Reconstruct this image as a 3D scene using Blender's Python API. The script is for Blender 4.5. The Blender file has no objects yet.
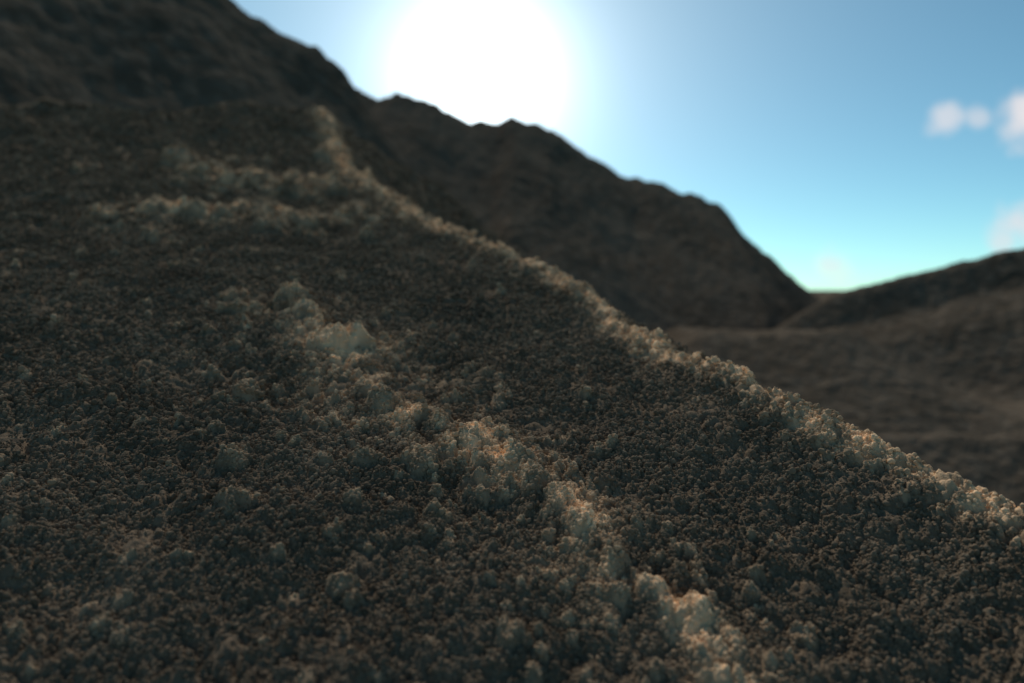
import bpy, math, random
import numpy as np
from mathutils import Vector
rng=np.random.default_rng(7); random.seed(7)
scene=bpy.context.scene
NP=450000

# ------------------------------------------------------------------ noise
def perlin(x,y,seed=0):
    r=np.random.default_rng(1000+seed)
    perm=r.permutation(256); ang=r.random(256)*2*np.pi
    gx=np.cos(ang); gy=np.sin(ang)
    xi=np.floor(x).astype(np.int64); yi=np.floor(y).astype(np.int64)
    xf=x-xi; yf=y-yi
    def g(ix,iy,dx,dy):
        h=perm[(perm[ix&255]+iy)&255]
        return gx[h]*dx+gy[h]*dy
    u=xf*xf*xf*(xf*(xf*6-15)+10); v=yf*yf*yf*(yf*(yf*6-15)+10)
    a=g(xi,yi,xf,yf); b=g(xi+1,yi,xf-1,yf); c=g(xi,yi+1,xf,yf-1); d=g(xi+1,yi+1,xf-1,yf-1)
    return ((a+(b-a)*u)*(1-v)+(c+(d-c)*u)*v)*1.4
def lumps(x,y,seed):     # rounded knobs separated by creases
    return np.minimum(np.abs(perlin(x,y,seed)),.55)**.8*1.7-.5
def sstep(a,b,t):
    t=np.clip((t-a)/(b-a),0,1); return t*t*(3-2*t)

# ------------------------------------------------------------------ near mound: surveyed heights (metres, eye at z=0)
CREST=np.array([(2.2,-1.5,-1.3),(1.3,-.4,-.85),(.80,.35,-.42),(.577,.72,-.262),(.515,.80,-.226),(.489,.84,-.210),(.425,.92,-.177),
 (.362,1.0,-.158),(.315,1.1,-.135),(.268,1.2,-.110),(.225,1.3,-.086),(.163,1.48,-.024),(.100,1.66,.024),
 (.019,1.83,.069),(-.108,2.05,.130),(-.242,2.35,.202),(-.456,2.75,.33),(-.671,3.2,.485),(-.80,3.6,.68),
 (-.94,4.0,.86),(-1.25,5.0,1.22),(-1.8,6.5,1.7)])
BODY=np.array([(-.45,.6,-.30),(0,.6,-.296),(.40,.6,-.335),(0,.9,-.202),(0,1.3,-.105),(.15,1.05,-.180),(-.4,1.3,-.07),(-.8,1.3,-.05),
 (-.64,.9,-.18),(.28,.9,-.218),(0,0,-.52),(-.8,0,-.5),(.6,0,-.62),(0,-1,-.9),(-1.5,-1,-.85),
 (-1.5,2.1,.22),(-.75,2.05,.15),(-.4,1.7,.06),(-1.5,3.1,.54),(-1.0,2.7,.36),(-2.5,3,.62),(-2.5,1.5,.08),(-2.5,0,-.45),(-2,4,.94),(-3,5,1.4),(-4.5,3,.7),(-4.5,0,-.4),(1.5,-2,-1.5)])
PTS=np.vstack([CREST,BODY])
def tps(r): 
    r=np.maximum(r,1e-9); return r*r*np.log(r)
n=len(PTS); D=np.hypot(PTS[:,None,0]-PTS[None,:,0],PTS[:,None,1]-PTS[None,:,1])
A=np.zeros((n+3,n+3)); A[:n,:n]=tps(D)+np.eye(n)*1e-4
A[:n,n]=1;A[:n,n+1]=PTS[:,0];A[:n,n+2]=PTS[:,1];A[n:,:n]=A[:n,n:].T
W=np.linalg.solve(A,np.concatenate([PTS[:,2],[0,0,0]]))
def rbf(x,y):
    z=W[n]+W[n+1]*x+W[n+2]*y
    for i in range(n): z=z+W[i]*tps(np.hypot(x-PTS[i,0],y-PTS[i,1]))
    return z
def polyd(x,y,P):
    best=np.full(x.shape,1e9); sg=np.ones(x.shape); zz=np.zeros(x.shape)
    for i in range(len(P)-1):
        a=P[i];b=P[i+1]; dx,dy=b[0]-a[0],b[1]-a[1]
        t=np.clip(((x-a[0])*dx+(y-a[1])*dy)/(dx*dx+dy*dy),0,1)
        px=a[0]+t*dx;py=a[1]+t*dy; d=np.hypot(x-px,y-py)
        m=d<best; best=np.where(m,d,best)
        c=(dx*(y-a[1])-dy*(x-a[0])); sg=np.where(m,np.where(c<0,1.,-1.),sg)
        if P.shape[1]>2: zz=np.where(m,a[2]+t*(b[2]-a[2]),zz)
    return best,sg,zz
RIB=np.array([(.187,.60),(.158,.671),(.098,.721),(.050,.824),(.0,.88),(-.05,.94),(-.146,1.037),(-.20,1.14),(-.253,1.245),(-.382,1.37)])
RIB2=np.array([(-1.05,2.12),(-.85,2.22),(-.62,2.22),(-.45,2.42)])
RIB3=np.array([(-1.15,2.95),(-.95,2.75),(-.78,2.82),(-.58,2.8)])
# clods: x,y,radius,height
CL0=[(-.41,1.47,.036,.036),(-.37,1.42,.022,.018),(-.30,1.32,.034,.024),(-.26,1.34,.024,.024),(-.23,1.24,.02,.014),(-.53,1.5,.018,.016),(-.5,1.46,.016,.014),
 (-.36,1.08,.020,.020),(-.30,.86,.020,.014),(-.20,1.12,.02,.014),(-.17,1.05,.028,.016),(-.12,1.0,.026,.015),
 (-.09,.97,.018,.012),(-.05,.93,.028,.015),(-.02,.95,.018,.012),(.01,.86,.02,.012),(.025,.80,.018,.012),(.045,.75,.016,.013),(.06,.69,.014,.011),
 (.08,.62,.014,.011),(.10,.575,.012,.010),(.125,.545,.012,.011),(-.25,.72,.018,.012),(-.16,.86,.016,.011),(-.10,.86,.022,.013),
 (-.98,2.18,.05,.030),(-.88,2.2,.04,.035),(-.7,2.24,.05,.030),(-.62,2.2,.035,.028),(-1.25,3.0,.07,.06),(-1.1,2.8,.05,.04),(-.9,2.75,.06,.04),(-.75,2.7,.05,.035),
 (-.6,2.72,.04,.035),(-.78,3.3,.06,.05),(.20,.545,.010,.009),(.0,.50,.011,.009),(-.12,.56,.012,.010)]
CL=[]
for (a,b,c,d) in CL0:
    nb=float(np.interp(b,[.45,.53,.6,.75,.92,1.02,1.3,1.45,1.7],[.6,.671,.721,.824,.94,1.037,1.245,1.37,1.7])) if b<1.7 else b
    CL.append((a*nb/b,nb,c*nb/b,d*nb/b))
r2=np.random.default_rng(3)
for i in range(260):
    y=math.exp(r2.uniform(math.log(.58),math.log(3.2))); x=r2.uniform(-.75,.35)*y
    rr=r2.uniform(.003,.010)*(.6+.6*y); CL.append((x,y,rr,rr*r2.uniform(.4,.9)))
for i in range(340):       # crumbs knocked loose along the rib
    t=r2.uniform(0,len(RIB)-1.001); k=int(t); p=RIB[k]+(RIB[k+1]-RIB[k])*(t-k)
    x=p[0]+r2.normal(-.035,.07)*(.3+p[1]); y=p[1]+r2.normal(0,.06); rr=r2.uniform(.003,.009)*(.5+.6*y)
    CL.append((x,y,rr,rr*r2.uniform(.5,1.1)))
for i in range(460):      # and along the crest
    t=r2.uniform(3,len(CREST)-4); k=int(t); p=CREST[k]+(CREST[k+1]-CREST[k])*(t-k)
    off=r2.normal(-.010,.022)*(.5+.5*p[1]); rr=r2.uniform(.003,.009)*(.4+.5*p[1])
    CL.append((p[0]+off*.8,p[1]+off*.55,rr,rr*r2.uniform(.45,.95)))
for i in range(110):
    k=r2.integers(0,2); P=(RIB2,RIB3)[k]; t=r2.uniform(0,2.99); j=int(t); p=P[j]+(P[j+1]-P[j])*(t-j)
    rr=r2.uniform(.012,.035); CL.append((p[0]+r2.normal(0,.08),p[1]+r2.normal(0,.13),rr,rr*r2.uniform(.4,.9)))

def mound(x,y,want_dry_lit=False):
    r=np.hypot(x,y)
    sp=np.maximum(.0024*r,.0010)      # mesh spacing there
    wx=x+.02*perlin(x/.13,y/.13,50)+.006*perlin(x/.035,y/.035,51)
    wy=y+.02*perlin(x/.13+9,y/.13,52)+.006*perlin(x/.035,y/.035+7,53)
    d,s,cz=polyd(wx,wy,CREST)
    base=rbf(x,y)
    lip=(.003+.003*np.clip(y,0,2.5))*(.8+.8*perlin(x/.07,y/.07,54))
    fl=.020*(.6+.5*np.clip(y,0,3))
    left=base+lip*np.exp(-(d/(fl*1.5))**2)
    dr=np.maximum(d-.012,0)
    right=cz+lip*np.exp(-(np.maximum(d-.008,0)/.03)**2)-.62*dr
    z=np.where(s>0,right,left)
    d2,_,_=polyd(wx,wy,RIB)
    w=.036*(.25+.75*y)
    rb=np.exp(-(d2/w)**2)*np.clip(1+.9*perlin(x/.06,y/.06,55),0,2)
    z=z+.005*rb
    wx2=wx+.10*perlin(x/.35,y/.35,57); wy2=wy+.10*perlin(x/.35,y/.35,58)
    d3,_,_=polyd(wx2,wy2,RIB2); z=z+.010*np.exp(-(d3/.07)**2)
    d4,_,_=polyd(wx2,wy2,RIB3); z=z+.012*np.exp(-(d4/.10)**2)
    cm=np.zeros_like(z); ca=np.zeros_like(z)
    for (cx,cy,cr,ch) in CL:
        m=(np.abs(x-cx)<cr*1.6)&(np.abs(y-cy)<cr*1.6)
        if not m.any(): continue
        xx=x[m];yy=y[m]
        q=np.hypot(xx-cx,yy-cy)/cr*(1+.45*perlin(xx/(cr*.8)+cx*50,yy/(cr*.8),60))
        hh=np.clip(1-q*q,0,1)**.6; ca[m]=np.maximum(ca[m],ch*hh)+.2*np.minimum(ca[m],ch*hh); cm[m]=np.maximum(cm[m],hh)
    z=z+ca
    for lam,amp,sd,kind in ((.55,.022,1,0),(.21,.015,2,0),(.085,.0095,3,0),(.050,.0080,4,1),(.025,.0060,5,1),(.013,.0040,6,1),(.0065,.0021,7,1)):
        wgt=np.clip(lam/(4*sp)-.3,0,1)
        if wgt.max()<=0: continue
        f=lumps if kind else perlin
        patch=.35+1.0*np.clip(.5+perlin(x/.16+sd,y/.16,70),0,1.3)
        z=z+amp*wgt*f(x/lam+sd*3.3+.3*perlin(x/lam,y/lam,90+sd),y/lam+sd*7.1,sd)*patch
    far=sstep(2.6,4.5,r)
    z=z+far*(.05*perlin(x/.4,y/.4,80)+.03*lumps(x/.16,y/.16,81))
    z=z-np.maximum(r-4.3,0)**1.3*.8
    if want_dry_lit:  # pale mask: dry crust plus sunlight painted on crest, ribs and clods
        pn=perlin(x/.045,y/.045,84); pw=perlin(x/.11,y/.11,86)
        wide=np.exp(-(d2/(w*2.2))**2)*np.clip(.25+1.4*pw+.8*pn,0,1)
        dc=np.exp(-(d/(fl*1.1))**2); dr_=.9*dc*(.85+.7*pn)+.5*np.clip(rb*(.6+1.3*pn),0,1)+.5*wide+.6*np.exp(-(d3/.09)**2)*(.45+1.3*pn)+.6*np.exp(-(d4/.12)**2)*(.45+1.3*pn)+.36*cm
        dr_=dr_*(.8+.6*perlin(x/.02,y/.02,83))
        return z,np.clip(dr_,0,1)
    return z

# ------------------------------------------------------------------ background relief
BX=[-14,-9,-4.8,-3.6,-2.98,-2.49,-1.85,-.95,-.32,0,.63,1.31,1.76,2.67,4.02,4.70,5.61,6.29,6.97,8.8,12]
BZ=[6.5,6.0,5.0,4.6,4.34,4.43,4.25,3.80,3.80,4.02,3.89,3.5,3.12,2.67,2.33,1.92,1.02,.45,.03,-.9,-2.6]
AX=[-30,-14,-8,-4.5,-3.42,-3.04,-2.54,-2.1,-1.78,-1.5,-.9,0,1.2,3]
AZ=[7,7,6,4.4,3.66,3.42,3.14,2.74,2.37,1.95,1.2,.4,-.5,-1.6]
CX=[2.6,3.6,4.19,4.72,5.51,6.75,9.1,16,40]
CZ=[-1.25,-.42,-.05,.07,.27,.55,1.0,1.8,3]
def smax(a,b,k): 
    h=np.clip(.5+.5*(a-b)/k,0,1); return b*(1-h)+a*h+k*h*(1-h)
def relief(x,y):
    r=np.hypot(x,y)
    yy=y+.5*perlin(x/1.8,x*0,33)
    g=-1.20+.06*perlin(x/2.3,y/2.3,20)-np.clip((6.5-yy)*.62,0,2.2)*sstep(1.5,3,x)
    g=g+.5*np.clip(yy-6.6,0,1.5)*sstep(1.2,2,x)*(1-sstep(3.6,5.0,x+.2*(y-7)))*(1-sstep(9,14,y))
    nx=x+.5*perlin(x/3,y/3,21)*sstep(0,3,np.abs(y-18)); 
    yb=18+1.2*perlin(x/5,x*0,22); db=np.abs(y-yb)
    b=np.interp(nx,BX,BZ)-.62*np.sqrt(db*db+.02)
    ya=10+.8*perlin(x/4,x*0+3,23); da=np.abs(y-ya)
    a=np.interp(x+.3*perlin(x/1.5,y/1.5,24)*sstep(0,1.5,da),AX,AZ)-.60*np.sqrt(da*da+.01)
    dc=10.5-y; dcf=np.maximum(dc,0)
    c=np.interp(x,CX,CZ)-np.interp(dcf,[0,.12,.5,1.1,40],[0,.05,.42,.62,27])-.3*np.maximum(-dc,0)
    z=smax(g,smax(smax(a,b,.12),c,.06),.25)
    rise=np.clip((z+1.3)/2,0,1)
    z=z+rise*(.12*perlin(x/1.1,y/2.2,27)+.06*perlin(x/.45,y/.9,28)+.045*lumps(x/.3,y/.45,29))*np.where((x>3.5)&(y<13),.4,1)+.015*perlin(x/.25,y/.25,30)+.008*lumps(x/.12,y/.12,31)
    return z

# ------------------------------------------------------------------ polar sheets
def sheet(name,rs,th,fn,dry_lit=False):
    R,T=np.meshgrid(rs,th,indexing='ij')
    x=(R*np.sin(T)).ravel(); y=(R*np.cos(T)).ravel()
    if dry_lit: z,dv=fn(x,y,True)
    else: z=fn(x,y)
    co=np.stack([x,y,z],1); nr,nt=len(rs),len(th)
    i=np.arange(nr-1)[:,None]*nt; j=np.arange(nt)[None,:]; j2=(j+1)%nt
    q=np.stack([(i+j),(i+j2),(i+nt+j2),(i+nt+j)],-1).reshape(-1,4)[:,::-1]
    nv=len(co); tot=nv+1
    co=np.vstack([co,[[0,0,z[:nt].mean()]]])
    jj=np.arange(nt); tri=np.stack([jj,np.full(nt,nv),(jj+1)%nt],1)
    me=bpy.data.meshes.new(name)
    me.vertices.add(tot); me.vertices.foreach_set('co',co.astype(np.float32).ravel())
    nl=q.size+tri.size; me.loops.add(nl)
    me.loops.foreach_set('vertex_index',np.concatenate([q.ravel(),tri.ravel()]).astype(np.int32))
    me.polygons.add(len(q)+len(tri))
    ls=np.concatenate([np.arange(len(q))*4,len(q)*4+np.arange(len(tri))*3]).astype(np.int32)
    me.polygons.foreach_set('loop_start',ls)
    me.update(calc_edges=True)
    me.polygons.foreach_set('use_smooth',np.ones(len(me.polygons),bool))
    if dry_lit:
        a=me.attributes.new('dry_lit','FLOAT','POINT'); a.data.foreach_set('value',np.append(dv,0).astype(np.float32))
    ob=bpy.data.objects.new(name,me); scene.collection.objects.link(ob); return ob
def angles(half,nd,nc):
    h=math.radians(half)
    return np.concatenate([np.linspace(-h,h,nd,endpoint=False),np.linspace(h,2*np.pi-h,nc,endpoint=False)])
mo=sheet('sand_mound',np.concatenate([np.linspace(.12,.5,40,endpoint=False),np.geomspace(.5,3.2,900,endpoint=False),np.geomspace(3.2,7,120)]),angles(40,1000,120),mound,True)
rs=np.concatenate([np.linspace(.3,3,8),np.geomspace(3.2,40,450),np.geomspace(42,5000,50)])
gr=sheet('hills',rs,angles(46,650,150),relief)

# ------------------------------------------------------------------ materials
def sandmat(name,c1,c2,c3,s1,s2,bumpscale,bumpd,inst=False,dry_lit_col=None):
    m=bpy.data.materials.new(name); m.use_nodes=True; nt=m.node_tree; N=nt.nodes; L=nt.links
    N.remove(N['Principled BSDF']); b=N.new('ShaderNodeBsdfDiffuse'); b.inputs['Roughness'].default_value=.6; L.new(b.outputs[0],N['Material Output'].inputs['Surface'])
    tc=N.new('ShaderNodeNewGeometry')
    n1=N.new('ShaderNodeTexNoise'); n1.inputs['Scale'].default_value=s1; n1.inputs['Detail'].default_value=3
    L.new(tc.outputs['Position'],n1.inputs['Vector'])
    r1=N.new('ShaderNodeValToRGB'); r1.color_ramp.elements[0].position=.32; r1.color_ramp.elements[1].position=.68
    r1.color_ramp.elements[0].color=(*c1,1); r1.color_ramp.elements[1].color=(*c2,1)
    L.new(n1.outputs['Fac'],r1.inputs['Fac'])
    out=r1.outputs['Color']
    if not inst:
        n2=N.new('ShaderNodeTexNoise'); n2.inputs['Scale'].default_value=s2; n2.inputs['Detail'].default_value=2
        L.new(tc.outputs['Position'],n2.inputs['Vector'])
        mp=N.new('ShaderNodeMapRange'); mp.inputs['From Min'].default_value=.45; mp.inputs['From Max'].default_value=.75
        L.new(n2.outputs['Fac'],mp.inputs['Value'])
        mx=N.new('ShaderNodeMix'); mx.data_type='RGBA'; mx.inputs['B'].default_value=(*c3,1)
        L.new(out,mx.inputs['A']); L.new(mp.outputs['Result'],mx.inputs['Factor']); out=mx.outputs['Result']
    if dry_lit_col:  # mix to pale sand, sunlit tone put into the colour
        at=N.new('ShaderNodeAttribute'); at.attribute_name='dry_lit'; at.attribute_type='INSTANCER' if inst else 'GEOMETRY'
        mx=N.new('ShaderNodeMix'); mx.data_type='RGBA'; mx.inputs['B'].default_value=(*dry_lit_col,1)
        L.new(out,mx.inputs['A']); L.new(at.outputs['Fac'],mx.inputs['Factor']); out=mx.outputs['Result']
    if inst:
        oi=N.new('ShaderNodeObjectInfo'); m2=N.new('ShaderNodeMapRange'); m2.inputs['To Min'].default_value=.75; m2.inputs['To Max'].default_value=1.3
        L.new(oi.outputs['Random'],m2.inputs['Value'])
        vm=N.new('ShaderNodeVectorMath'); vm.operation='SCALE'; L.new(out,vm.inputs[0]); L.new(m2.outputs['Result'],vm.inputs['Scale']); out=vm.outputs[0]
    L.new(out,b.inputs['Color'])
    if bumpscale:
        n3=N.new('ShaderNodeTexNoise'); n3.inputs['Scale'].default_value=bumpscale; n3.inputs['Detail'].default_value=3
        L.new(tc.outputs['Position'],n3.inputs['Vector'])
        bu=N.new('ShaderNodeBump'); bu.inputs['Distance'].default_value=bumpd; bu.inputs['Strength'].default_value=.8
        L.new(n3.outputs['Fac'],bu.inputs['Height']); L.new(bu.outputs['Normal'],b.inputs['Normal'])
    return m
DRY_LIT=(.75,.53,.335)  # dry sand colour, lifted to paint sunlight onto the crests
ms=sandmat('mound_sand',(.100,.076,.054),(.165,.125,.089),(.21,.158,.113),6,240,700,.002,False,DRY_LIT)  # dark slope sand; the pale mix carries the painted sunlight
mc=sandmat('sand_grain',(.110,.083,.059),(.19,.144,.102),(.45,.35,.24),7,300,0,0,True,DRY_LIT)
mh=sandmat('hill_sand',(.070,.057,.044),(.115,.094,.073),(.135,.111,.087),.7,6,9,.08)
mo.data.materials.append(ms); gr.data.materials.append(mh)

# ------------------------------------------------------------------ crumbs instanced over the mound
col=bpy.data.collections.new('sand_grain_shapes')
import bmesh
for k in range(6):
    bm=bmesh.new(); bmesh.ops.create_icosphere(bm,subdivisions=3,radius=1)
    rr=random.Random(k+40); cs=[]
    for i in range(9+k):
        c=Vector([rr.gauss(0,1) for _ in range(3)]).normalized()*rr.uniform(.35,.65); cs.append((c,max(c.length+.02,rr.uniform(.38,.6))))
    for v in bm.verts:
        p=v.co.normalized(); best=.35
        for c,q in cs:
            cp=c.dot(p); dd=cp*cp-c.length_squared+q*q
            if dd>0: best=max(best,cp+math.sqrt(dd))
        v.co=p*best; v.co.z*=.85
    me=bpy.data.meshes.new('sand_grain_shape'); bm.to_mesh(me); bm.free()
    me.polygons.foreach_set('use_smooth',np.ones(len(me.polygons),bool)); me.materials.append(mc)
    o=bpy.data.objects.new('grain_shape',me); col.objects.link(o)
r=np.exp(rng.uniform(math.log(.56),math.log(4.3),NP)); t=np.radians(rng.uniform(-37,37,NP))
x=r*np.sin(t); y=r*np.cos(t)
keep=perlin(x/.03,y/.03,90)+.8*perlin(x/.1,y/.1,91)>rng.uniform(-1.1,.4,NP)
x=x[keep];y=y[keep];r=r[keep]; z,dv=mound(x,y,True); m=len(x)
size=.00105*np.maximum(r/.8,.8)**.85*np.exp(rng.normal(0,.5,m)); size=np.minimum(size,.004*np.maximum(r,.6))
z=z+size*rng.uniform(-.2,.8,m)
me=bpy.data.meshes.new('sand_crumbs'); me.vertices.add(m); me.vertices.foreach_set('co',np.stack([x,y,z],1).astype(np.float32).ravel())
a=me.attributes.new('scl','FLOAT','POINT'); a.data.foreach_set('value',size.astype(np.float32))
a=me.attributes.new('dry_lit','FLOAT','POINT'); a.data.foreach_set('value',dv.astype(np.float32))
a=me.attributes.new('rot','FLOAT_VECTOR','POINT'); a.data.foreach_set('vector',rng.uniform(0,6.28,(m,3)).astype(np.float32).ravel())
me.update()
cr=bpy.data.objects.new('crumbs',me); scene.collection.objects.link(cr); cr.parent=mo
ng=bpy.data.node_groups.new('scatter_crumbs','GeometryNodeTree')
ng.interface.new_socket('Geometry',in_out='INPUT',socket_type='NodeSocketGeometry'); ng.interface.new_socket('Geometry',in_out='OUTPUT',socket_type='NodeSocketGeometry')
gi=ng.nodes.new('NodeGroupInput'); go=ng.nodes.new('NodeGroupOutput'); ip=ng.nodes.new('GeometryNodeInstanceOnPoints')
ci=ng.nodes.new('GeometryNodeCollectionInfo'); ci.inputs['Collection'].default_value=col; ci.inputs['Separate Children'].default_value=True; ci.inputs['Reset Children'].default_value=True
na=ng.nodes.new('GeometryNodeInputNamedAttribute'); na.data_type='FLOAT'; na.inputs['Name'].default_value='scl'
nb=ng.nodes.new('GeometryNodeInputNamedAttribute'); nb.data_type='FLOAT_VECTOR'; nb.inputs['Name'].default_value='rot'
ip.inputs['Pick Instance'].default_value=True
L=ng.links; L.new(gi.outputs[0],ip.inputs['Points']); L.new(ci.outputs[0],ip.inputs['Instance'])
L.new(na.outputs[0],ip.inputs['Scale']); L.new(nb.outputs[0],ip.inputs['Rotation']); L.new(ip.outputs[0],go.inputs[0])
md=cr.modifiers.new('scatter','NODES'); md.node_group=ng

# ------------------------------------------------------------------ sky, sun
sd=Vector((-.24,1,1.05)).normalized(); el=math.asin(sd.z); az=math.atan2(sd.x,sd.y)
w=bpy.data.worlds.new('World'); scene.world=w; w.use_nodes=True; nt=w.node_tree; N=nt.nodes; L=nt.links
bg=N['Background']; out=N['World Output']
sky=N.new('ShaderNodeTexSky'); sky.sky_type='NISHITA'; sky.sun_disc=False; sky.sun_elevation=el; sky.sun_rotation=az%(2*math.pi)
sky.air_density=.55; sky.dust_density=.15; sky.ozone_density=1.2
def M(op,a,b=None):
    n_=N.new('ShaderNodeMath'); n_.operation=op
    for i,v in enumerate((a,b)):
        if v is None: continue
        if isinstance(v,(int,float)): n_.inputs[i].default_value=v
        else: L.new(v,n_.inputs[i])
    return n_.outputs[0]
tint=N.new('ShaderNodeVectorMath'); tint.operation='MULTIPLY'; tint.inputs[1].default_value=(.74,1.17,1.02)
L.new(sky.outputs[0],tint.inputs[0]); bg.inputs['Strength'].default_value=.105
tc=N.new('ShaderNodeTexCoord'); nrm=N.new('ShaderNodeVectorMath'); nrm.operation='NORMALIZE'; L.new(tc.outputs['Generated'],nrm.inputs[0])
def ang(vec):
    dp=N.new('ShaderNodeVectorMath'); dp.operation='DOT_PRODUCT'; dp.inputs[1].default_value=Vector(vec).normalized(); L.new(nrm.outputs[0],dp.inputs[0])
    return M('ARCCOSINE',dp.outputs['Value'])
# small fair-weather clouds, by compass direction
cn=N.new('ShaderNodeTexNoise'); cn.inputs['Scale'].default_value=20; cn.inputs['Detail'].default_value=6; L.new(nrm.outputs[0],cn.inputs['Vector'])
mask=None
for vec,rad,amt in (((.545,1,.212),.024,.65),((.585,1,.216),.018,.5),((.650,1,.222),.038,.95),((.655,1,.078),.044,.8),((.62,1,.062),.024,.6),((.405,1,.028),.032,.55)):
    a_=M('DIVIDE',ang(vec),rad); f=M('SUBTRACT',M('ADD',M('MULTIPLY',cn.outputs['Fac'],2.2),-.1),a_)
    mr=N.new('ShaderNodeMapRange'); mr.interpolation_type='SMOOTHSTEP'; mr.inputs['From Min'].default_value=0; mr.inputs['From Max'].default_value=.9; mr.inputs['To Max'].default_value=amt; L.new(f,mr.inputs['Value'])
    mask=mr.outputs['Result'] if mask is None else M('MAXIMUM',mask,mr.outputs['Result'])
cm=N.new('ShaderNodeMix'); cm.data_type='RGBA'; cm.inputs['B'].default_value=(7.4,7.1,7.3,1)
L.new(mask,cm.inputs['Factor']); L.new(tint.outputs[0],cm.inputs['A']); L.new(cm.outputs['Result'],bg.inputs['Color'])
# aureole: forward-scattered light round the sun
th=ang((-.0427,1,.268))
e1=M('EXPONENT',M('MULTIPLY',th,-1/math.radians(2.4))); e2=M('EXPONENT',M('MULTIPLY',th,-1/math.radians(11)))
g=M('ADD',M('MULTIPLY',e1,5.0),M('MULTIPLY',e2,.8))
b2=N.new('ShaderNodeBackground'); b2.inputs['Color'].default_value=(.96,1,.96,1); L.new(g,b2.inputs['Strength'])
ad=N.new('ShaderNodeAddShader'); L.new(bg.outputs[0],ad.inputs[0]); L.new(b2.outputs[0],ad.inputs[1]); L.new(ad.outputs[0],out.inputs['Surface'])
sl=bpy.data.lights.new('sun','SUN'); sl.energy=5; sl.angle=math.radians(.53); sl.color=(1,.91,.78)
so=bpy.data.objects.new('sun',sl); so.rotation_euler=sd.to_track_quat('Z','Y').to_euler(); so.location=(0,0,30); scene.collection.objects.link(so)

# ------------------------------------------------------------------ camera
cd=bpy.data.cameras.new('camera'); cd.lens=28; cd.sensor_width=36; cd.clip_start=.02; cd.clip_end=9000; cd.shift_y=-51.5/1024
cd.dof.use_dof=True; cd.dof.focus_distance=.92; cd.dof.aperture_fstop=2.8; cd.dof.aperture_blades=0
co=bpy.data.objects.new('camera',cd); co.rotation_euler=(math.radians(90),0,0); scene.collection.objects.link(co); scene.camera=co
scene.view_settings.view_transform='Standard'; scene.view_settings.look='None'; scene.view_settings.exposure=0
